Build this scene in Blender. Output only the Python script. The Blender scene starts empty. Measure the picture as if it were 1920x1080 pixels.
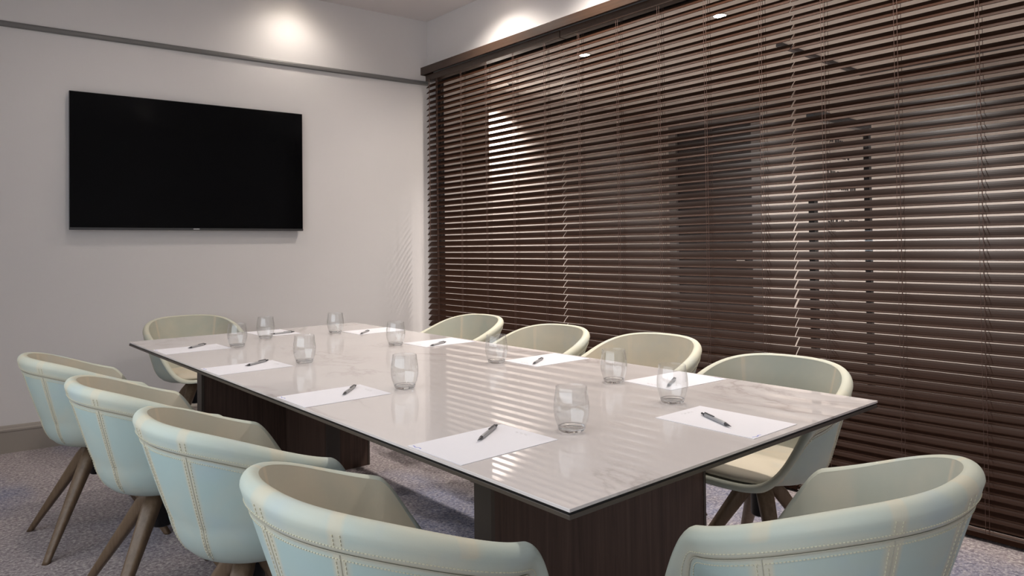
import bpy, bmesh, math, random
from mathutils import Vector, Matrix
random.seed(4)
C = bpy.context.scene.collection
S = bpy.context.scene

# ------------------------------------------------------------------ camera, world, exposure
CAM = Vector((0, 0, 1.22))
RT = Vector((0.75750559, -0.65273455, -0.01108574))
UP = Vector((-0.00166092, -0.018908, 0.99981985))
FW = Vector((0.65282656, 0.75735071, 0.01540705))
cd = bpy.data.cameras.new('camera'); co = bpy.data.objects.new('camera', cd); C.objects.link(co)
m = Matrix((RT, UP, -FW)).transposed().to_4x4(); m.translation = CAM
co.matrix_world = m
cd.sensor_width = 36; cd.lens = 1332.9233 / 1920 * 36
cd.shift_y = (444.11 - 540) / 1920
cd.clip_start = 0.02
S.camera = co
S.view_settings.view_transform = 'Standard'; S.view_settings.look = 'None'
S.view_settings.gamma = 1; S.view_settings.use_curve_mapping = False
S.view_settings.exposure = 0.48
w = bpy.data.worlds.new('sky'); S.world = w; w.use_nodes = True
w.node_tree.nodes['Background'].inputs[0].default_value = (0.62, 0.78, 1, 1)
w.node_tree.nodes['Background'].inputs[1].default_value = 0.6
def area(name, loc, rot, sx, sy, power, col):
    l = bpy.data.lights.new(name, 'AREA'); l.shape = 'RECTANGLE'; l.size = sx; l.size_y = sy
    l.energy = power; l.color = col
    o = bpy.data.objects.new(name, l); C.objects.link(o); o.location = loc; o.rotation_euler = rot
    return o
# daylight standing in the window of the left wall
area('daylight_left', (-0.74, 1.25, 1.55), (0, math.radians(-90), 0), 1.5, 4.7, 30, (0.96, 0.98, 1.0))
SPOT_W = 40; SPOT_COL = (1.0, 0.91, 0.83)
HALL_W = 150; HALL_COL = (1.0, 0.93, 0.88)

# ------------------------------------------------------------------ materials
MATS = {}
class N:
    def __init__(s, name):
        s.m = bpy.data.materials.new(name); s.m.use_nodes = True; s.t = s.m.node_tree
        s.b = s.t.nodes['Principled BSDF']; MATS[name] = s.m
    def n(s, typ, **kw):
        x = s.t.nodes.new(typ)
        for k, v in kw.items():
            if k.startswith('i_'): x.inputs[int(k[2:]) if k[2:].isdigit() else k[2:]].default_value = v
            else: setattr(x, k, v)
        return x
    def l(s, a, b): s.t.links.new(a, b)
    def ramp(s, fac, stops):
        r = s.n('ShaderNodeValToRGB'); e = r.color_ramp.elements
        while len(e) < len(stops): e.new(0.5)
        for el, (p, c) in zip(e, stops):
            el.position = p; el.color = (*c, 1) if len(c) == 3 else c
        s.l(fac, r.inputs[0]); return r.outputs[0]
    def mix(s, fac, a, b):
        x = s.n('ShaderNodeMix', data_type='RGBA')
        for i, v in ((0, fac), (6, a), (7, b)):
            if hasattr(v, 'default_value'): s.l(v, x.inputs[i])
            else: x.inputs[i].default_value = v if i == 0 else (*v, 1)
        return x.outputs[2]
    def noise(s, vec, scale, detail=3, rough=.5, dist=0):
        x = s.n('ShaderNodeTexNoise'); x.inputs['Scale'].default_value = scale
        x.inputs['Detail'].default_value = detail; x.inputs['Roughness'].default_value = rough
        x.inputs['Distortion'].default_value = dist
        if vec: s.l(vec, x.inputs['Vector'])
        return x.outputs[0]
    def coord(s, kind='Object', scale=None):
        c = s.n('ShaderNodeTexCoord').outputs[kind]
        if scale:
            mp = s.n('ShaderNodeMapping'); mp.inputs['Scale'].default_value = scale; s.l(c, mp.inputs[0]); c = mp.outputs[0]
        return c
    def bump(s, h, strength, dist=.002):
        b = s.n('ShaderNodeBump'); b.inputs['Strength'].default_value = strength; b.inputs['Distance'].default_value = dist
        s.l(h, b.inputs['Height']); s.l(b.outputs[0], s.b.inputs['Normal'])
    def set(s, col=None, rough=.5, metal=0, spec=.5, **kw):
        if col is not None:
            if hasattr(col, 'default_value'): s.l(col, s.b.inputs['Base Color'])
            else: s.b.inputs['Base Color'].default_value = (*col, 1)
        s.b.inputs['Roughness'].default_value = rough; s.b.inputs['Metallic'].default_value = metal
        s.b.inputs['Specular IOR Level'].default_value = spec
        for k, v in kw.items(): s.b.inputs[k.replace('_', ' ')].default_value = v
        return s.m

def plain(name, col, rough=.5, metal=0, spec=.5, **kw): return N(name).set(col, rough, metal, spec, **kw)

x = N('wall_paint'); nz = x.noise(x.coord('Object'), 90, 4); x.bump(nz, .05, .001)
WALL = x.set(x.mix(x.noise(x.coord('Object'), 1.2, 2), (.66, .635, .625), (.69, .665, .65)), .75, spec=.25)
CEIL = plain('ceiling_paint', (.70, .655, .64), .9, spec=.15)
HALLWALL = plain('hall_wall_paint', (.60, .55, .515), .8, spec=.2)
HALLCEIL = plain('hall_ceiling_paint', (.78, .74, .70), .9, spec=.2)
HALLFLOOR = plain('hall_dark_floor', (.20, .17, .15), .6)
TRACKGREY = plain('dark_track_metal', (.09, .09, .10), .5)
RAIL = plain('grey_rail_paint', (.16, .155, .15), .45)
SKIRT = plain('taupe_skirting_paint', (.30, .265, .23), .5)
x = N('carpet')
v = x.coord('Object')
fine = x.noise(v, 72, 4, .7); mid = x.noise(v, 30, 4, .7); big = x.noise(x.coord('Object', (1, .55, 1)), 1.15, 3, .5)
c1 = x.ramp(fine, [(.36, (.18, .15, .162)), (.52, (.33, .288, .295)), (.68, (.62, .57, .54))])
c2 = x.ramp(fine, [(.36, (.105, .11, .165)), (.52, (.23, .235, .315)), (.68, (.45, .44, .47))])
c = x.mix(x.ramp(big, [(.48, (0, 0, 0)), (.60, (1, 1, 1))]), c1, c2)
c = x.mix(x.ramp(mid, [(.45, (0, 0, 0)), (.75, (.4, .4, .4))]), c, (.50, .46, .45))
x.bump(fine, .6, .004); CARPET = x.set(c, .95, spec=.1)

x = N('marble'); v = x.coord('Object', (1.0, 0.55, 1))
nz = x.noise(v, 1.9, 6, .6, .9); ab = x.n('ShaderNodeMath', operation='SUBTRACT'); x.l(nz, ab.inputs[0]); ab.inputs[1].default_value = .5
a2 = x.n('ShaderNodeMath', operation='ABSOLUTE'); x.l(ab.outputs[0], a2.inputs[0])
vein = x.ramp(a2.outputs[0], [(0, (.62, .62, .62)), (.012, (.25, .25, .25)), (.035, (0, 0, 0))])
mask = x.ramp(x.noise(v, 1.4, 2), [(.46, (0, 0, 0)), (.62, (1, 1, 1))])
mm = x.n('ShaderNodeMath', operation='MULTIPLY'); x.l(vein, mm.inputs[0]); x.l(mask, mm.inputs[1])
cloud = x.mix(x.noise(v, 2.3, 4, .6, .6), (.63, .585, .57), (.71, .675, .665))
MARBLE = x.set(x.mix(mm.outputs[0], cloud, (.36, .31, .29)), .012, spec=1.0)
STONE_EDGE = plain('stone_edge', (.66, .63, .61), .25)

def wood(name, dark, light, scale, rough, spec=.5, coords='Object'):
    x = N(name); v = x.coord(coords, scale)
    g = x.noise(v, 1, 5, .62, .5)
    x.bump(g, .12, .0008)
    return x.set(x.mix(x.ramp(g, [(.3, (0, 0, 0)), (.7, (1, 1, 1))]), dark, light), rough, spec=spec)
SLAT = wood('blind_slat_wood', (.021, .0088, .0047), (.039, .0158, .0084), (300, 2.5, 300), .5, .09)
VALANCE = wood('valance_wood', (.030, .017, .011), (.050, .028, .018), (120, 2, 120), .33, .5)
BASEWOOD = wood('table_base_wood', (.052, .030, .023), (.105, .065, .049), (60, 60, 2.2), .5, .35)
LEG = wood('chair_leg_wood', (.115, .074, .043), (.18, .122, .077), (90, 90, 6), .42, .45)
CORD = plain('blind_cord', (.11, .06, .045), .8)
BRONZE = plain('dark_bronze_metal', (.078, .064, .053), .42, .3)
BLACKMETAL = plain('black_metal', (.015, .015, .017), .4, .6)
CHROME = plain('chrome', (.6, .6, .6), .15, 1)
TVSCREEN = plain('tv_screen_glass', (.0025, .0025, .003), .12, spec=.10)
TVBODY = plain('tv_body_plastic', (.02, .02, .021), .45)
TVBAR = plain('tv_bottom_bar', (.07, .07, .072), .35, .5)
TVLOGO = plain('tv_logo_silver', (.75, .75, .76), .4)
PAPER = plain('paper_white', (.74, .73, .765), .8, spec=.2)
PRINTGREY = plain('print_grey', (.62, .61, .63), .8)
PRINTBLUE = plain('print_blue', (.30, .33, .62), .8)
PENBODY = plain('pen_grey_barrel', (.36, .36, .37), .35, .2)
PENDARK = plain('pen_dark_tip', (.06, .06, .065), .35, .3)
BASEGLASS = plain('tumbler_base_glass', (1, 1, 1), 0, IOR=1.42, Transmission_Weight=1)
x = N('tumbler_glass'); x.t.nodes.remove(x.b)
o_ = x.t.nodes['Material Output']; tr = x.n('ShaderNodeBsdfTransparent'); gl = x.n('ShaderNodeBsdfGlossy'); gl.inputs['Roughness'].default_value = .01
tr.inputs[0].default_value = (.975, .98, .98, 1); gl.inputs[0].default_value = (.9, .9, .9, 1)
lw = x.n('ShaderNodeLayerWeight'); lw.inputs[0].default_value = .5
pw = x.n('ShaderNodeMath', operation='POWER'); x.l(lw.outputs['Facing'], pw.inputs[0]); pw.inputs[1].default_value = 3.2
fr = x.n('ShaderNodeMath', operation='MULTIPLY_ADD'); x.l(pw.outputs[0], fr.inputs[0]); fr.inputs[1].default_value = .62; fr.inputs[2].default_value = .055
mx = x.n('ShaderNodeMixShader'); x.l(fr.outputs[0], mx.inputs[0]); x.l(tr.outputs[0], mx.inputs[1]); x.l(gl.outputs[0], mx.inputs[2]); x.l(mx.outputs[0], o_.inputs[0]); GLASS = x.m
x = N('window_glass'); x.t.nodes.remove(x.b)
o_ = x.t.nodes['Material Output']; tr = x.n('ShaderNodeBsdfTransparent'); gl = x.n('ShaderNodeBsdfGlossy'); gl.inputs['Roughness'].default_value = 0
mx = x.n('ShaderNodeMixShader'); mx.inputs[0].default_value = .05; x.l(tr.outputs[0], mx.inputs[1]); x.l(gl.outputs[0], mx.inputs[2]); x.l(mx.outputs[0], o_.inputs[0])
PANE = x.m
def emit(name, col, s):
    x = N(name); x.set((.8, .8, .8), .5); x.b.inputs['Emission Color'].default_value = (*col, 1); x.b.inputs['Emission Strength'].default_value = s; return x.m
LAMP = emit('downlight_diffuser', (1, .88, .72), 14)
WHITEMETAL = plain('white_lamp_trim', (.75, .74, .72), .4)
FRAMEWHITE = plain('window_frame_white', (.7, .7, .7), .5)
DARKROOM = plain('dark_hall_door', (.028, .026, .03), .5)
DOORFRAME = plain('grey_door_frame', (.22, .21, .21), .5)

def fabric(name, teal, beige, base, k):
    x = N(name); tc = x.n('ShaderNodeTexCoord'); oi = x.n('ShaderNodeObjectInfo')
    vm = x.n('ShaderNodeVectorMath', operation='SCALE'); vm.inputs[0].default_value = (13, 7, 5)
    x.l(oi.outputs['Random'], vm.inputs['Scale'])
    va = x.n('ShaderNodeVectorMath', operation='ADD'); x.l(tc.outputs['Object'], va.inputs[0]); x.l(vm.outputs[0], va.inputs[1])
    patch = x.ramp(x.noise(va.outputs[0], 5.5, 3, .5, .4), [(.42, (0, 0, 0)), (.72, (.75, .75, .75))])
    at = x.n('ShaderNodeAttribute', attribute_name='wear')
    sx_ = x.n('ShaderNodeSeparateColor'); x.l(oi.outputs['Color'], sx_.inputs[0])
    wb = x.n('ShaderNodeMath', operation='ADD'); x.l(at.outputs['Fac'], wb.inputs[0]); x.l(sx_.outputs[0], wb.inputs[1])
    ad = x.n('ShaderNodeMath', operation='MULTIPLY_ADD'); x.l(patch, ad.inputs[0]); ad.inputs[1].default_value = k; x.l(wb.outputs[0], ad.inputs[2]); ad.use_clamp = True
    c = x.mix(ad.outputs[0], teal, beige)
    blue = x.ramp(x.noise(va.outputs[0], 7.5, 2, .5, .2), [(.55, (0, 0, 0)), (.75, (.45, .45, .45))])
    c = x.mix(blue, c, base)
    x.bump(x.noise(tc.outputs['Object'], 420, 3), .12, .001)
    return x.set(c, .62, spec=.3)
SHELL = fabric('teal_leather', (.40, .53, .515), (.57, .555, .445), (.40, .50, .55), .45)
LINING = fabric('sage_lining_leather', (.40, .43, .37), (.58, .52, .41), (.46, .48, .45), .6)
STITCH = plain('cream_thread', (.62, .60, .46), .8)
GROOVE = plain('beige_seam_piping', (.45, .44, .36), .8)  # beige piping along the band seam and upright seams

# ------------------------------------------------------------------ helpers
def link(name, me, mat, parent=None, smooth=False):
    if mat and not me.materials: me.materials.append(mat)
    if smooth:
        for p in me.polygons: p.use_smooth = True
    o = bpy.data.objects.new(name, me); C.objects.link(o)
    if parent: o.parent = parent
    return o
def tag(o, label=None, cat=None, group=None, kind=None):
    if label: o['label'] = label
    if cat: o['category'] = cat
    if group: o['group'] = group
    if kind: o['kind'] = kind
    return o
def empty(name, loc, rz=0):
    o = bpy.data.objects.new(name, None); C.objects.link(o); o.location = loc; o.rotation_euler = (0, 0, rz); o.empty_display_size = .1
    return o
def copy_tree(o, parent=None):
    c = o.copy(); C.objects.link(c)
    if parent: c.parent = parent
    for ch in list(o.children): copy_tree(ch, c)
    return c
def boxes(name, lst, mat, parent=None, bevel=0, kind=None, rot=None):
    bm = bmesh.new()
    for (x0, x1, y0, y1, z0, z1) in lst:
        r = bmesh.ops.create_cube(bm, size=1)
        bmesh.ops.scale(bm, vec=(x1 - x0, y1 - y0, z1 - z0), verts=r['verts'])
        bmesh.ops.translate(bm, vec=((x0 + x1) / 2, (y0 + y1) / 2, (z0 + z1) / 2), verts=r['verts'])
    if bevel: bmesh.ops.bevel(bm, geom=bm.edges[:], offset=bevel, segments=2, affect='EDGES', profile=.5)
    me = bpy.data.meshes.new(name); bm.to_mesh(me); bm.free()
    o = link(name, me, mat, parent)
    if kind: o['kind'] = kind
    return o
def grid_mesh(name, rows, closed_u=True, closed_v=False, cap0=False, cap1=False):
    """rows: list of rings (list of points); consecutive rings joined."""
    nu = len(rows[0]); vs = [p for r in rows for p in r]; fs = []
    nv = len(rows)
    for j in range(nv if closed_v else nv - 1):
        for i in range(nu if closed_u else nu - 1):
            a = j * nu + i; b = j * nu + (i + 1) % nu; c = ((j + 1) % nv) * nu + (i + 1) % nu; d = ((j + 1) % nv) * nu + i
            fs.append((a, b, c, d))
    if cap0: fs.append(tuple(range(nu - 1, -1, -1)))
    if cap1: fs.append(tuple((nv - 1) * nu + i for i in range(nu)))
    me = bpy.data.meshes.new(name); me.from_pydata(vs, [], fs); me.update()
    return me
def fix_normals(me):
    bm = bmesh.new(); bm.from_mesh(me); bmesh.ops.recalc_face_normals(bm, faces=bm.faces[:]); bm.to_mesh(me); bm.free()
def lathe(name, prof, seg=32, z=0):
    rows = [[(r * math.cos(2 * math.pi * i / seg), r * math.sin(2 * math.pi * i / seg), h + z) for i in range(seg)] for r, h in prof]
    me = grid_mesh(name, rows, cap0=prof[0][0] > 1e-5, cap1=prof[-1][0] > 1e-5)
    bm = bmesh.new(); bm.from_mesh(me); bmesh.ops.remove_doubles(bm, verts=bm.verts[:], dist=1e-6); bmesh.ops.recalc_face_normals(bm, faces=bm.faces[:]); bm.to_mesh(me); bm.free()
    return me

# ------------------------------------------------------------------ room shell
BX, D, ZC, PHI = 3.4418, 5.0822, 3.1736, math.radians(-5.009)
def TVW(x, off=0, z=0):          # a point on the (slightly skewed) screen wall; x measured in room metres, off = out into the room
    c, s = math.cos(PHI), math.sin(PHI)
    return Vector((BX + (x - BX) * c + off * s, D + (x - BX) * s - off * c, z))
LX, BY = -0.80, -1.60
HZ = 2.80                        # ceiling of the lounge beyond the glass
HX, HY = 6.95, 5.45
boxes('floor', [(LX - .15, 7.2, BY - .15, 5.9, -.1, 0)], CARPET, kind='structure')
boxes('ceiling', [(LX - .15, BX + .16, BY - .15, 5.9, ZC, ZC + .1)], CEIL, kind='structure')
tw = empty('wall_front', (BX, D, 0), PHI); tw['kind'] = 'structure'
boxes('plaster', [(-4.6, .16, 0, .14, 0, ZC)], WALL, tw)
# the wall above the glass, the solid end of the right wall
boxes('wall_right', [(BX, BX + .16, -.02, D + .1, 2.70, ZC), (BX, BX + .16, BY, -.02, 0, ZC)], WALL, kind='structure')
# left wall with a window opening, back wall with a window opening
boxes('wall_left', [(LX - .14, LX, BY, -1.1, 0, ZC), (LX - .14, LX, 3.6, 5.6, 0, ZC), (LX - .14, LX, -1.1, 3.6, 0, .8), (LX - .14, LX, -1.1, 3.6, 2.3, ZC)], WALL, kind='structure')
boxes('wall_back', [(LX - .14, BX + .16, BY - .14, BY, 0, ZC)], WALL, kind='structure')
wf = boxes('window_2', [(LX - .1, LX - .05, -1.1, -1.05, .8, 2.3), (LX - .1, LX - .05, 3.55, 3.6, .8, 2.3), (LX - .1, LX - .05, 1.23, 1.27, .8, 2.3), (LX - .1, LX - .05, -1.05, 3.55, .8, .85), (LX - .1, LX - .05, -1.05, 3.55, 2.25, 2.3)], FRAMEWHITE, kind='structure')
boxes('pane', [(LX - .08, LX - .075, -1.06, 1.24, .84, 2.26)], PANE, wf); boxes('pane', [(LX - .08, LX - .075, 1.26, 3.56, .84, 2.26)], PANE, wf)
# picture rail and skirting on the screen wall
def wall_strip(name, prof, mat, x0=-4.3, x1=-.005):
    rows = [[(x0, -o, z) for o, z in prof], [(x1, -o, z) for o, z in prof]]
    me = grid_mesh(name, rows, cap0=True, cap1=True); fix_normals(me)
    o = link(name, me, mat); o.location = (BX, D, 0); o.rotation_euler = (0, 0, PHI); o['kind'] = 'structure'; return o
ZR = 2.636
wall_strip('trim_1', [(0, ZR - .017), (.012, ZR - .017), (.019, ZR - .010), (.019, ZR + .006), (.012, ZR + .017), (0, ZR + .017)], RAIL)
wall_strip('baseboard_front', [(0, 0), (.018, 0), (.018, .128), (.021, .132), (.021, .142), (.014, .150), (.010, .160), (.004, .166), (0, .166)], SKIRT)
boxes('baseboard_left', [(LX, LX + .018, BY, 5.4, 0, .16)], SKIRT, kind='structure')
boxes('baseboard_back', [(LX + .02, BX - .01, BY, BY + .018, 0, .16)], SKIRT, kind='structure')

# glazed partition behind the blinds
wn = boxes('window_1', [(BX + .06, BX + .11, -.02, 5.05, 0, .05), (BX + .06, BX + .11, -.02, 5.05, 2.65, 2.70), (BX + .06, BX + .11, -.02, .03, .05, 2.65), (BX + .06, BX + .11, 5.0, 5.05, .05, 2.65)], BLACKMETAL, kind='structure')
for k in range(3):
    y0 = .03 + k * 1.657
    boxes('pane', [(BX + .08, BX + .09, y0 + .003, y0 + 1.654, .05, 2.65)], PANE, wn)

# ------------------------------------------------------------------ lounge beyond the glass
boxes('ceiling_hall', [(BX + .16, HX + .2, -1.6, HY + .3, HZ, HZ + .1)], HALLCEIL, kind='structure')
boxes('wall_hall_end', [(4.13, HX + .2, HY, HY + .12, 0, HZ), (BX + .16, 4.13, HY - .35, HY + .12, 0, HZ)], HALLWALL, kind='structure')
boxes('wall_hall_far', [(HX, HX + .12, 5.17, HY, 0, HZ), (HX, HX + .12, -1.6, 3.99, 0, HZ), (HX, HX + .12, 3.99, 5.17, 2.70, HZ)], HALLWALL, kind='structure')
boxes('wall_hall_near', [(BX + .16, HX + .2, -1.72, -1.6, 0, HZ)], HALLWALL, kind='structure')
dr = boxes('door_1', [(HX - .02, HX + .02, 3.99, 4.09, 0, 2.70), (HX - .02, HX + .02, 5.07, 5.17, 0, 2.70), (HX - .02, HX + .02, 4.09, 5.07, 2.60, 2.70)], DOORFRAME, kind='structure')
boxes('door_backing', [(HX + .08, HX + .12, 3.99, 5.17, 0, 2.70)], DARKROOM, dr)  # unseen backing added to stop sky light leaking round the leaf
boxes('door_leaf', [(HX + .03, HX + .07, 4.09, 5.07, .01, 2.60)], DARKROOM, dr)
boxes('door_handle', [(HX - .03, HX - .015, 4.16, 4.28, 1.04, 1.06), (HX - .03, HX + .03, 4.16, 4.18, 1.04, 1.06)], CHROME, dr)
tr_ = boxes('ceiling_track', [(5.2, 6.72, 2.80, 2.84, HZ - .03, HZ), (6.68, 6.72, -1.5, 2.80, HZ - .03, HZ)], TRACKGREY)
tag(tr_, 'long black track fixed under the lounge ceiling beyond the blinds', 'track')

boxes('floor_hall', [(BX + .02, 7.1, -1.6, HY, 0, .004)], HALLFLOOR, kind='structure')
# free-standing black framed sign in the lounge
SY = 2.28
sg = empty('sign_stand', (5.05, SY, 0)); tag(sg, 'black framed sign of lettering standing behind the blinds', 'sign')
boxes('post', [(.41, .45, -.02, .02, .02, 2.10)], BLACKMETAL, sg)
boxes('post', [(-.45, -.40, -.02, .02, .02, 1.55)], BLACKMETAL, sg)
boxes('top_bar', [(-.45, .45, -.025, .025, 2.06, 2.12)], BLACKMETAL, sg)
boxes('foot', [(-.47, -.38, -.2, .2, 0, .02)], BLACKMETAL, sg)
boxes('foot', [(.39, .48, -.2, .2, 0, .02)], BLACKMETAL, sg)
boxes('sign_glass', [(-.39, .40, -.003, .003, .95, 2.05)], PANE, sg)
lt = []
for z, n0 in ((1.93, 7), (1.82, 9), (1.70, 8), (1.60, 12), (1.36, 14), (1.28, 14)):
    xx = -.22
    for k in range(n0):
        wd = random.uniform(.014, .03)
        lt.append((xx, xx + wd, -.005, -.0035, z, z + random.choice((.022, .03, .03)))); xx += wd + random.choice((.008, .008, .03))
        if xx > .34: break
tag(boxes('lettering', lt, BLACKMETAL, sg), kind='stuff')

def downlight(loc, label, power, col, hall=False, angle=95, blend=.9, baffle=False):
    r = empty('ceiling_downlight', loc); tag(r, label, 'lamp')
    link('trim_ring', lathe('trim_ring', [(.041, 0), (.041, -.004), (.058, -.004), (.060, 0)], 28), WHITEMETAL, r, True)
    if baffle: link('dark_baffle', lathe('dark_baffle', [(.0, -.001), (.02, -.002), (.041, -.003)], 28), BLACKMETAL, r)
    else: link('diffuser', lathe('diffuser', [(.0, -.002), (.041, -.002)], 28), LAMP, r)
    l = bpy.data.lights.new('lamp_bulb', 'SPOT'); l.energy = power; l.color = col; l.spot_size = math.radians(angle); l.spot_blend = blend; l.shadow_soft_size = .045
    o = bpy.data.objects.new('lamp_bulb', l); C.objects.link(o); o.parent = r; o.location = (0, 0, -.03)
    return r
rl = [((2.22, 4.91), 'recessed ceiling downlight washing the wall above the screen'),
      ((3.05, 3.97), 'recessed ceiling downlight washing the wall above the blinds, farther one'),
      ((3.05, 2.95), 'recessed ceiling downlight over the middle of the right row of chairs, farther one'),
      ((3.05, 1.95), 'recessed ceiling downlight over the middle of the right row of chairs, nearer one'),
      ((3.05, 0.95), 'recessed ceiling downlight over the right row of chairs, near end'),
      ((1.05, 4.25), 'added ceiling downlight brightening the wall by the left part of the screen'),  # extra lamp, added to lift the left end of the screen wall
      ((0.35, 3.3), 'recessed ceiling downlight over the left row of chairs, far end'),
      ((0.35, 1.6), 'recessed ceiling downlight over the left row of chairs, near end'),
      ((1.57, -0.4), 'recessed ceiling downlight behind the near end of the table')]
for (x_, y_), lb in rl: downlight((x_, y_, ZC), lb, SPOT_W * (1.7 if x_ > 3 else .29 if y_ > 4 else .5), SPOT_COL, angle=140 if x_ > 3 else 150 if y_ > 4 else 110, blend=1)
for x_, y_, lb in ((4.48, 5.16, 'warm downlight in the lounge ceiling close to its end wall'), (4.27, 4.01, 'warm downlight seen through the blinds, left of the two bright spots'), (4.27, 2.74, 'warm downlight seen through the blinds, right of the two bright spots'), (4.27, 1.47, 'warm downlight in the lounge ceiling nearest the right edge'), (4.27, 0.2, 'warm downlight in the lounge ceiling out of sight to the right')):
    downlight((x_, y_, HZ), lb, HALL_W, HALL_COL, True, 120, baffle=y_ > 5)
for x_, y_ in ((5.7, 3.6), (5.7, 1.6)):
    downlight((x_, y_, HZ), 'warm downlight deep in the lounge, %s' % ('opposite the dark door' if y_ > 2 else 'beyond the sign'), HALL_W, HALL_COL, True, 140)

# ------------------------------------------------------------------ venetian blinds
PITCH, SW, ST = .0474, .053, .0028
TILT = math.radians(45.5)
SX = 3.375                       # plane of the slats
Z0 = .075; NS = 54
ys = [(3.376, 4.975), (1.760, 3.368), (.146, 1.752)]
names = ['dark wooden venetian blind next to the screen wall, leftmost of three', 'dark wooden venetian blind in the middle, showing both bright lamp spots', 'dark wooden venetian blind nearest the camera, rightmost of three']
def slat_mesh(L):
    # cross-section in the x-z plane, slightly crowned, room edge low
    prof = []
    n = 4
    up = [(-SW / 2 + SW * i / n, .0016 * (1 - (2 * i / n - 1) ** 2)) for i in range(n + 1)]
    pts = [(a, b + ST / 2) for a, b in up] + [(a, b - ST / 2) for a, b in reversed(up)]
    ca, sa = math.cos(TILT), math.sin(TILT)
    prof = [(a * ca - b * sa, a * sa + b * ca) for a, b in pts]
    rows = [[(px, y, pz) for px, pz in prof] for y in (-L / 2, L / 2)]
    me = grid_mesh('slat', rows, cap0=True, cap1=True); fix_normals(me); me.materials.append(SLAT); return me
for (y0, y1), lb in zip(ys, names):
    L = y1 - y0
    b = empty('venetian_blind', (SX, (y0 + y1) / 2, 0)); tag(b, lb, 'blind')
    boxes('headrail', [(-.026, .030, -L / 2, L / 2, 2.625, 2.675)], VALANCE, b)
    boxes('bottom_rail', [(-.025, .025, -L / 2, L / 2, .012, .034)], SLAT, b, .002)
    sm = slat_mesh(L)
    s0 = link('slat', sm, None, b); s0.location = (0, 0, Z0)
    for k in range(1, NS):
        s = s0.copy(); C.objects.link(s); s.parent = b; s.location = (random.uniform(-.0007, .0007), random.uniform(-.002, .002), Z0 + k * PITCH)
        s.rotation_euler = (0, random.uniform(-.018, .018), 0)
    hx = SW / 2 * math.cos(TILT) + .0025
    for f in (-.645, -.315, 0, .315, .645):
        yy = f * 1.0
        lst = []
        for sx in (-hx, hx):
            for dy in (-.007, .007): lst.append((sx - .0008, sx + .0008, yy + dy - .0008, yy + dy + .0008, .03, 2.63))
        boxes('ladder_cord', lst, CORD, b)
    if y0 > 3.3: boxes('pull_cord', [(-.034, -.030, L / 2 - .062, L / 2 - .058, 1.30, 2.64)], CORD, b)
v = boxes('blind_valance', [(3.318, 3.334, .12, 5.005, 2.678, 2.742), (3.334, 3.44, .12, 5.005, 2.728, 2.742), (3.334, 3.44, 4.992, 5.005, 2.678, 2.728)], VALANCE, None, .002)
tag(v, 'long dark wooden valance board along the top of all blinds', 'valance')

# ------------------------------------------------------------------ television
tv = empty('television', TVW((.812 + 2.3234) / 2, 0, 1.366), PHI); tag(tv, 'large black flat television hanging on the pale wall', 'television')
hw, hh = (2.3234 - .812) / 2, .89
boxes('casing', [(-hw, hw, -.055, -.030, 0, hh)], TVBODY, tv, .003)
boxes('rear_housing', [(-hw + .09, hw - .09, -.031, -.012, .06, hh - .1)], TVBODY, tv, .004)
boxes('wall_bracket', [(-.25, -.2, -.014, .0, .2, .7), (.2, .25, -.014, .0, .2, .7)], BLACKMETAL, tv)
boxes('screen', [(-hw + .004, hw - .004, -.0565, -.0545, .016, hh - .004)], TVSCREEN, tv)
bar = boxes('bottom_bezel', [(-hw, hw, -.0585, -.054, 0, .015)], TVBAR, tv)
lg = [(.0 + i * .0058 - .02, .0046 + i * .0058 - .02, -.0592, -.0584, .0065, .0115) for i in range(7)]
tag(boxes('badge', lg, TVLOGO, bar), 'tiny silver badge lettering')

# ------------------------------------------------------------------ table
XL, XR, YN, YF, TZ = .9115, 2.2217, .9073, 4.1408, .75
tb = empty('conference_table', ((XL + XR) / 2, (YN + YF) / 2, 0)); tag(tb, 'long conference table with white marble top on dark wooden slab bases', 'table')
TW, TL = (XR - XL) / 2, (YF - YN) / 2
boxes('marble_top', [(-TW, TW, -TL, TL, TZ - .0065, TZ)], MARBLE, tb, .0006)
boxes('edge_frame', [(-TW + .003, TW - .003, -TL + .003, TL - .003, TZ - .012, TZ - .0065)], BLACKMETAL, tb)
boxes('under_panel', [(-TW + .001, TW - .001, -TL + .001, TL - .001, TZ - .021, TZ - .012)], BRONZE, tb, .001)
cx, cy = tb.location.x, tb.location.y
def pedestal(name_y0, y1, stub):
    a, b = 1.11 - cx, 2.024 - cx
    p = boxes('pedestal', [(a + .012, b - .012, name_y0 - cy, y1 - cy, 0, TZ - .021)], BASEWOOD, tb)
    for e0 in (a, b - .012): boxes('edge_strip', [(e0, e0 + .012, name_y0 - cy - .002, y1 - cy + .002, 0, TZ - .021)], BRONZE, p)
    s0, s1 = stub
    boxes('cross_fin', [(-.032, .032, s0 - cy, s1 - cy, 0, TZ - .021)], BASEWOOD, p)
    e = s0 if s1 > y1 - .1 and s0 < name_y0 else s1
    boxes('fin_strip', [(-.034, .034, e - cy - .006, e - cy + .006, 0, TZ - .021)], BRONZE, p)
pedestal(1.381, 1.445, (1.445, 1.92))
pedestal(3.606, 3.668, (3.14, 3.606))

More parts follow.
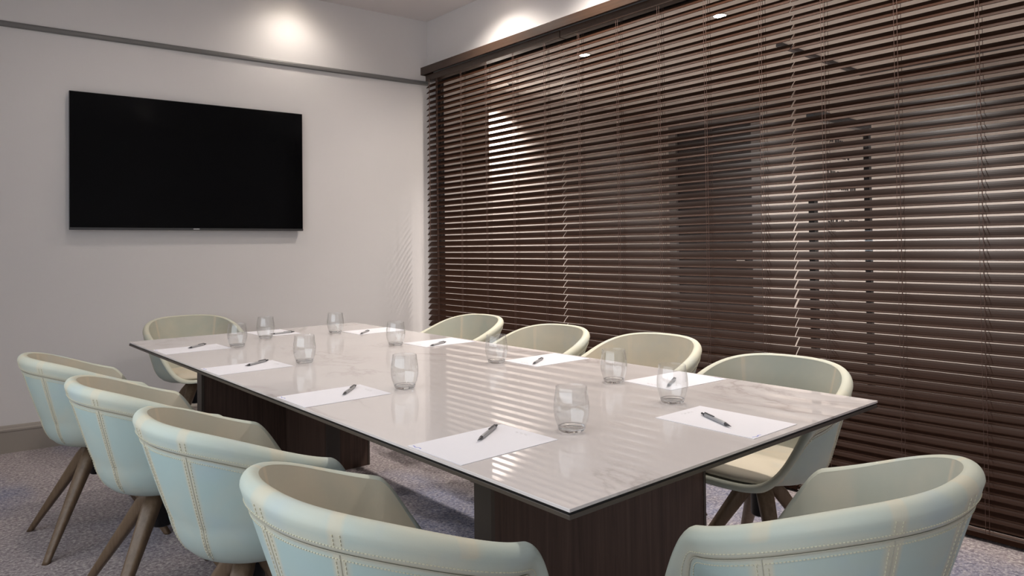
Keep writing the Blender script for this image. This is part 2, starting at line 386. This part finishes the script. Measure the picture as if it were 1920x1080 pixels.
# ------------------------------------------------------------------ tub chairs
NT = 192
def sup(th, a, bb, bf, n):       # plan curve; th = 0 is the back (-y)
    s, c = math.sin(th), math.cos(th)
    x = a * math.copysign(abs(s) ** (2 / n), s)
    y = -(bb if c > 0 else bf) * math.copysign(abs(c) ** (2 / n), c)
    return x, y
def sst(a, b, t):
    t = max(0, min(1, (t - a) / (b - a))); return t * t * (3 - 2 * t)
def rim_z(y):
    t = max(0, min(1, (y + .287) / .47))
    z = .797 - .135 * (.45 * t + .55 * sst(0, 1, t))
    return z - (z - .450) * sst(.115, .292, y)
ths = []
for i in range(NT): ths.append(2 * math.pi * (i + .5) / NT - math.pi)
SEAMS = [0, math.radians(37), math.radians(-37), math.radians(84), math.radians(-84)]
class Sec: pass
def section(th):
    s = Sec(); s.th = th
    px, py = sup(th, .293, .287, .300, 2.35); bx, by = sup(th, .242, .205, .21, 2.2)
    s.R = math.hypot(px, py); ang = math.atan2(py, px); s.d = (math.cos(ang), math.sin(ang))
    s.B = 1 / math.sqrt((s.d[0] / .242) ** 2 + (s.d[1] / .205) ** 2)
    s.z = rim_z(py); s.zb = .410; s.y = py
    return s
secs = [section(t) for t in ths]
T_ = .037
def outer_pt(s, f):              # f 0..1 from lower corner to rim shoulder
    z0 = s.zb + min(.115, .5 * (s.z - s.zb)); z1 = s.z - min(.024, .45 * (s.z - s.zb))
    r = s.B * 1.03 + (s.R - s.B * 1.03) * (f ** .92)
    return r, z0 + (z1 - z0) * f
def band_f(s):                   # where the band seam sits
    h = s.z - s.zb
    drop = min(.062, .40 * h)
    z0 = s.zb + min(.115, .5 * h); z1 = s.z - min(.024, .45 * h)
    return max(.15, min(.97, (s.z - drop - z0) / max(1e-4, z1 - z0)))
def P3(s, r, z): return (s.d[0] * r, s.d[1] * r, z)
def seam_wear(s, z, base, near_seam=0.0):
    w_ = base
    for a in SEAMS:
        dd = abs(s.th - a) * s.R
        w_ = max(w_, .95 * (1 - sst(.011, .024, dd)) if abs(a) < 1.3 or True else 0)
    return max(w_, near_seam)
def add_wear(me, vals):
    at = me.attributes.new('wear', 'FLOAT', 'POINT'); at.data.foreach_set('value', vals)
def chair_meshes():
    out = {}
    # outer shell: centre of the underside out to the band seam
    rows = []; wear = []
    def ring(fn, wfn):
        rr = []
        for s in secs:
            r, z = fn(s); rr.append(P3(s, r, z)); wear.append(wfn(s, z))
        rows.append(rr)
    ring(lambda s: (.002, s.zb - .002), lambda s, z: .2)
    ring(lambda s: (s.B * .5, s.zb - .002), lambda s, z: .2)
    hb = lambda s: min(.115, .5 * (s.z - s.zb))
    A9 = math.radians(72)
    for A in (8, 22, 36, 48, 58, 66):
        A = math.radians(A); ring(lambda s: (s.B * (.62 + .41 * math.sin(A) / math.sin(A9)), s.zb + hb(s) * (1 - math.cos(A)) / (1 - math.cos(A9))), lambda s, z: seam_wear(s, z, .14) if A > .7 else .2)
    K = 12
    for k in range(K + 1):
        g = k / K
        ring(lambda s: outer_pt(s, g * band_f(s)), lambda s, z: seam_wear(s, z, .02 + .12 * (1 - g), .85 * sst(.035, .010, 0) if False else .75 * (1 - sst(.0, .03, (1 - g) * (s.z - s.zb) * .8))))
    me = grid_mesh('shell', rows); fix_normals(me); add_wear(me, wear); me.materials.append(SHELL); out['shell'] = me
    # rim band: seam up over the roll and down inside
    rows = []; wear = []
    ring(lambda s: (outer_pt(s, band_f(s))[0] - .002, outer_pt(s, band_f(s))[1] + .001), lambda s, z: .9)
    ring(lambda s: (outer_pt(s, band_f(s))[0] + .0025, outer_pt(s, band_f(s))[1] + .0035), lambda s, z: .85)
    for g in (.25, .5, .75):
        ring(lambda s: (outer_pt(s, band_f(s) + g * (1 - band_f(s)))[0] + .003, outer_pt(s, band_f(s) + g * (1 - band_f(s)))[1]), lambda s, z: seam_wear(s, z, .75 - .55 * g) if abs(s.th) < 1.2 else .75 - .4 * g)
    hz = lambda s: min(.024, .45 * (s.z - s.zb))
    for a in range(0, 131, 13):
        A = math.radians(a)
        ring(lambda s: (s.R - T_ / 2 + (T_ / 2 + .003) * math.cos(A), s.z - hz(s) + hz(s) * math.sin(A)), lambda s, z: seam_wear(s, z, .42 + .25 * (a / 180)))
    me = grid_mesh('rim_band', rows); fix_normals(me); add_wear(me, wear); me.materials.append(SHELL); out['rim_band'] = me
    # inside lining
    rows = []; wear = []
    def inner(s, f):
        zt = s.z - hz(s) * .245; z0 = min(.440, zt - .004)
        rb = s.B * .80
        r1 = s.R - T_ / 2 - (T_ / 2 + .003) * .635; r0 = min(rb, r1 - .003)
        return r0 + (r1 - r0) * (f ** .78), z0 + (zt - z0) * f
    for k in range(11):
        g = 1 - k / 10
        ring(lambda s: inner(s, g), lambda s, z: max([.2] + [.9 * (1 - sst(.004, .014, abs(abs(s.th) - .73) * s.R))]))
    ring(lambda s: (inner(s, 0)[0] * .5, inner(s, 0)[1] - .001), lambda s, z: .3)
    ring(lambda s: (.002, min(.440, inner(s, 0)[1])), lambda s, z: .3)
    me = grid_mesh('lining', rows); fix_normals(me); me.flip_normals(); add_wear(me, wear); me.materials.append(LINING); out['lining'] = me
    # seat cushion
    rows = []; wear = []
    def cr(s):
        zt = s.z - hz(s) * .245
        if zt < .46: f = 1
        else: f = (.462 - .440) / (zt - .440)
        r = inner(s, min(1, f))[0] - .001
        k = sst(.18, .26, s.y)
        return r + k * (s.R - .034 - r)
    for sc, z in ((.0, .444), (.7, .444), (.93, .446), (1.0, .453), (1.0, .458), (.985, .464), (.94, .471), (.8, .475), (.45, .476), (.0, .476)):
        ring(lambda s: (max(.001, cr(s) * sc), z - .010 * (1 - abs(s.y) / .3 if sc < .9 else 0) * 0), lambda s, z: .55)
    me = grid_mesh('seat_cushion', rows); fix_normals(me); add_wear(me, wear); me.materials.append(LINING); out['seat_cushion'] = me
    # stitching: double rows along band seam and beside the upright seams; a thin piping line in the seam itself
    bm = bmesh.new()
    def dash(p, q, nrm, wdt=.0016, h=.0011):
        p, q, nrm = Vector(p), Vector(q), Vector(nrm).normalized(); d = (q - p); L = d.length; d.normalize(); sd = nrm.cross(d).normalized()
        vs = []
        for a in (p, q):
            for u in (-wdt / 2, wdt / 2):
                for h_ in (-.0004, h): vs.append(bm.verts.new(a + sd * u + nrm * h_))
        for f in ((0, 1, 3, 2), (4, 6, 7, 5), (1, 5, 7, 3), (0, 4, 5, 1), (2, 3, 7, 6)): bm.faces.new([vs[i] for i in f])
    def outer_at(th, z):
        s = section(th)
        z0_ = s.zb + min(.115, .5 * (s.z - s.zb))
        if z < z0_:
            ca = 1 - max(0, z - s.zb) / (z0_ - s.zb) * (1 - math.cos(A9)); sa = math.sqrt(max(0, 1 - ca * ca))
            return s, Vector(P3(s, s.B * (.62 + .41 * sa / math.sin(A9)), z)), Vector((s.d[0] * sa, s.d[1] * sa, -ca))
        lo, hi = 0, 1.0
        for _ in range(18):
            md = (lo + hi) / 2
            if outer_pt(s, md)[1] < z: lo = md
            else: hi = md
        r = outer_pt(s, lo)[0]; return s, Vector(P3(s, r, z)), Vector((s.d[0], s.d[1], -.28))
    def bandz(th):
        s = section(th); return outer_pt(s, band_f(s))[1]
    lim = math.radians(128); n = 190
    for off in (-.011, .013):
        for i in range(n):
            t0 = -lim + 2 * lim * i / n; t1 = t0 + 2 * lim / n * .6
            s, p, nr = outer_at(t0, bandz(t0) + off); s2, q, _ = outer_at(t1, bandz(t1) + off)
            e = .0032 if off > 0 else .0004
            dash(p + nr * e, q + nr * e, nr)
    for a in SEAMS:
        zt = bandz(a) - .012; zb = .44
        m_ = int((zt - zb) / .0085)
        for sd in (-1, 1):
            for i in range(m_):
                z = zb + (zt - zb) * i / m_
                th = a + sd * .0095 / secs[NT // 2].R
                s, p, nr = outer_at(th, z); s2, q, _ = outer_at(th, z + .0052)
                dash(p + nr * .0004, q + nr * .0004, nr)
        if abs(a) < 1.2:
            zt2 = section(a).z - .024
            for sd in (-1, 1):
                for i in range(4):
                    z = bandz(a) + .017 + i * .0075
                    if z > zt2: break
                    th = a + sd * .026
                    s, p, nr = outer_at(th, z); s2, q, _ = outer_at(th, z + .0045); dash(p + nr * .0034, q + nr * .0034, nr)
    me = bpy.data.meshes.new('stitching'); bm.to_mesh(me); bm.free(); me.materials.append(STITCH); out['stitching'] = me
    # piping
    bm = bmesh.new()
    prev = None
    for i in range(161):
        t = -lim + 2 * lim * i / 160
        s, p, nr = outer_at(t, bandz(t)); 
        if prev: dash(prev, p, nr, .0022, .0016)
        prev = p
    for a in SEAMS:
        prev = None
        for i in range(14):
            s, p, nr = outer_at(a, .432 + (bandz(a) - .432) * i / 13)
            if prev: dash(prev, p, nr, .0018, .0012)
            prev = p
    me = bpy.data.meshes.new('seam_piping'); bm.to_mesh(me); bm.free(); me.materials.append(GROOVE); out['seam_piping'] = me
    # leg (diagonal towards +x+y), built along a tapering path
    rows = []
    for f in (0, .12, .3, .55, .8, .97, 1):
        r = .025 + .29 * f; z = .396 * (1 - f)
        w_ = .030 - .017 * f; h_ = .046 - .030 * f
        if f == 0: w_, h_ = .026, .030
        ring8 = []
        for k in range(12):
            A = 2 * math.pi * (k + .5) / 12
            ca, sa = math.cos(A), math.sin(A)
            u = w_ * math.copysign(abs(ca) ** .55, ca); v_ = h_ * math.copysign(abs(sa) ** .55, sa)
            # cross-section: u tangential, v along radial (horizontal cut keeps the foot flat)
            ring8.append((r + v_ * .75, u, z))
        rows.append(ring8)
    c45 = math.sqrt(.5)
    rows = [[(x_ * c45 - y_ * c45, x_ * c45 + y_ * c45, z) for x_, y_, z in r] for r in rows]
    me = grid_mesh('leg', rows, cap0=True, cap1=True); fix_normals(me); me.materials.append(LEG); out['leg'] = me
    out['swivel_hub'] = lathe('swivel_hub', [(.0, .26), (.030, .26), (.034, .265), (.034, .385), (.046, .392), (.048, .4065), (.0, .4065)], 28); out['swivel_hub'].materials.append(BLACKMETAL)
    for k in ('shell', 'rim_band', 'lining', 'seat_cushion', 'leg', 'swivel_hub'):
        for p in out[k].polygons: p.use_smooth = True
    return out
CM = chair_meshes()
def make_chair():
    r = empty('tub_chair', (0, 0, 0))
    sh = link('shell', CM['shell'], None, r); sh['label'] = 'pale teal outer shell'
    rb = link('rim_band', CM['rim_band'], None, r)
    ln = link('lining', CM['lining'], None, r); ln['label'] = 'beige inner lining'
    sc = link('seat_cushion', CM['seat_cushion'], None, r)
    st = link('stitching', CM['stitching'], None, sh); st['kind'] = 'stuff'
    link('seam_piping', CM['seam_piping'], None, sh)
    for k in range(4):
        l = link('leg', CM['leg'], None, r); l.rotation_euler = (0, 0, k * math.pi / 2)
    link('swivel_hub', CM['swivel_hub'], None, r)
    return r
H = math.pi / 2
R_ = math.radians
chairs = [  # x, y, heading (front points along +y rotated by this), beige bias outside / inside
    (.767, 1.255, -H + R_(1), 0, .35, 'pale teal tub chair on the left side of the table, nearest the camera'),
    (.75, 2.00, -H, 0, .35, 'pale teal tub chair on the left side, second from the camera'),
    (.703, 2.72, -H + R_(-1), .05, .35, 'pale teal tub chair on the left side, third from the camera'),
    (.66, 3.55, -H, .1, .4, 'pale teal tub chair on the left side, farthest, standing by the skirting'),
    (1.43, 4.75, math.pi + R_(0), .3, .05, 'tub chair alone at the far end of the table below the screen'),
    (2.58, 3.55, H, .45, .0, 'cream-lined tub chair on the blinds side, farthest from the camera'),
    (2.50, 2.76, H, .45, .35, 'cream-lined tub chair on the blinds side, third from the camera'),
    (2.55, 2.12, H, .45, .6, 'cream-lined tub chair on the blinds side, second from the camera'),
    (2.33, 1.36, H, .2, -.1, 'sage-lined tub chair on the blinds side, nearest, at the marble corner'),
    (1.442, .718, R_(0), .12, -.25, 'sage green tub chair at the near end of the table, lower right'),
]
proto = make_chair()
for i, (x_, y_, a, bo, bi, lb) in enumerate(chairs):
    o = proto if i == 0 else copy_tree(proto)
    o.location = (x_, y_, 0); o.rotation_euler = (0, 0, a)
    for ch in o.children:
        k = ch.name.split('.')[0]
        bias = bi if k in ('lining', 'seat_cushion') else bo
        if k == 'seat_cushion': bias += .3
        ch.color = (bias, 0, 0, 1)
    tag(o, lb, 'chair', 'tub chairs around the table')

# ------------------------------------------------------------------ papers, pens, tumblers
SEATS = ['left side, nearest the camera', 'left side, second from the camera', 'left side, third from the camera', 'left side, farthest from the camera',
         'far end of the table', 'blinds side, farthest from the camera', 'blinds side, third from the camera', 'blinds side, second from the camera', 'blinds side, nearest the camera', 'near end of the table']
def paper(x, y, a, where, blue=False):
    o = boxes('paper_sheet', [(-.1485, .1485, -.105, .105, 0, .0012)], PAPER); o.location = (x, y, TZ + .0003); o.rotation_euler = (0, 0, a)
    tag(o, 'white paper sheets at the place on the ' + where, 'paper', 'papers laid on the table')
    lst = [(.116 + .004 * (k % 2), .1225 + .004 * (k % 2), -.024 + k * .008, -.019 + k * .008, .0012, .0014) for k in range(6)]
    boxes('letterhead', lst, PRINTGREY, o)
    lst = []
    for k in range(10):
        t = k / 10
        lst.append((-.142 + .002 * math.sin(t * 9), -.139 + .002 * math.sin(t * 9), .060 + t * .036, .0636 + t * .036, .0012, .0014))
    boxes('footer_wave', lst, PRINTBLUE, o)
    return o
pp = [(1.068, 1.352, R_(1)), (1.065, 2.120, R_(0)), (1.062, 2.872, R_(1)), (1.068, 3.60, R_(1)), (1.612, 3.965, -H), (2.072, 3.63, math.pi), (2.050, 2.945, math.pi), (2.052, 2.168, math.pi), (2.058, 1.52, math.pi + R_(-3)), (1.672, 1.078, H)]
for (x_, y_, a), wh in zip(pp, SEATS): paper(x_, y_, a, wh)

def pen_proto():
    e = empty('ballpoint_pen', (0, 0, 0))
    def rod(name, prof, mat):
        me = lathe(name, prof, 14); me.transform(Matrix.Rotation(math.pi / 2, 4, 'Y')); return link(name, me, mat, e, True)
    rod('barrel', [(.0, -.050), (.0042, -.050), (.0049, -.046), (.0049, .052), (.0040, .054), (.0, .054)], PENBODY)
    rod('tip', [(.0, -.078), (.0007, -.078), (.0010, -.074), (.0035, -.060), (.0047, -.0502), (.0, -.0502)], PENDARK)
    rod('push_button', [(.0, .0542), (.0044, .0542), (.0044, .060), (.0030, .062), (.0030, .073), (.002, .075), (.0, .075)], PENDARK)
    boxes('clip', [(.008, .056, -.0018, .0018, .0055, .0068), (.052, .056, -.0018, .0018, .003, .0060)], PENDARK, e)
    return e
pens = [((1.049, 1.356), (1.196, 1.451)), ((1.068, 2.078), (1.190, 2.205)), ((1.052, 2.879), (1.191, 2.969)), ((1.047, 3.602), (1.167, 3.708)), ((1.555, 3.873), (1.711, 3.891)),
        ((1.914, 3.511), (2.045, 3.630)), ((1.918, 2.838), (2.066, 2.906)), ((1.902, 2.095), (2.058, 2.190)), ((1.925, 1.455), (2.065, 1.525)), ((1.613, 1.020), (1.685, 1.161))]
p0 = pen_proto()
for i, ((a, b), wh) in enumerate(zip(pens, SEATS)):
    o = p0 if i == 0 else copy_tree(p0)
    o.location = ((a[0] + b[0]) / 2, (a[1] + b[1]) / 2, TZ + .0066)
    o.rotation_euler = (0, 0, math.atan2(b[1] - a[1], b[0] - a[0]))
    tag(o, 'grey ballpoint pen on the paper at the ' + wh, 'pen', 'pens on the papers')

def glass_parts():
    bowl = lathe('bowl', [(.0345, .0065), (.0375, .0150), (.0425, .028), (.0462, .048), (.0465, .060), (.0450, .080), (.0415, .103), (.0400, .1135), (.0396, .1141), (.0391, .1135),
                          (.0405, .103), (.0439, .080), (.0453, .060), (.0449, .048), (.0410, .029), (.0362, .0165), (.0345, .0065)], 56)
    bowl.materials.clear(); bowl.materials.append(GLASS)
    base = lathe('base', [(.0, .0006), (.020, .0012), (.026, .0), (.0300, .0004), (.0328, .0030), (.0352, .0085), (.0350, .0125), (.030, .0118), (.018, .0100), (.0, .0092)], 48)
    base.materials.append(BASEGLASS)
    for me in (bowl, base):
        for p in me.polygons: p.use_smooth = True
    # drop the cap discs the lathe put across the bowl
    bm = bmesh.new(); bm.from_mesh(bowl); bmesh.ops.delete(bm, geom=[f for f in bm.faces if len(f.verts) > 4], context='FACES'); bm.to_mesh(bowl); bm.free()
    return bowl, base
GM = glass_parts()
gl_ = [(1.304, 1.287), (1.293, 2.063), (1.283, 2.824), (1.257, 3.531), (1.490, 3.763), (1.865, 3.699), (1.843, 3.019), (1.855, 2.258), (1.876, 1.644), (1.759, 1.311)]
for (x_, y_), wh in zip(gl_, SEATS):
    o = empty('glass_tumbler', (x_, y_, TZ + .0004)); link('bowl', GM[0], None, o); link('base', GM[1], None, o)
    tag(o, 'empty clear glass tumbler beside the paper at the ' + wh, 'glass', 'tumblers on the table')
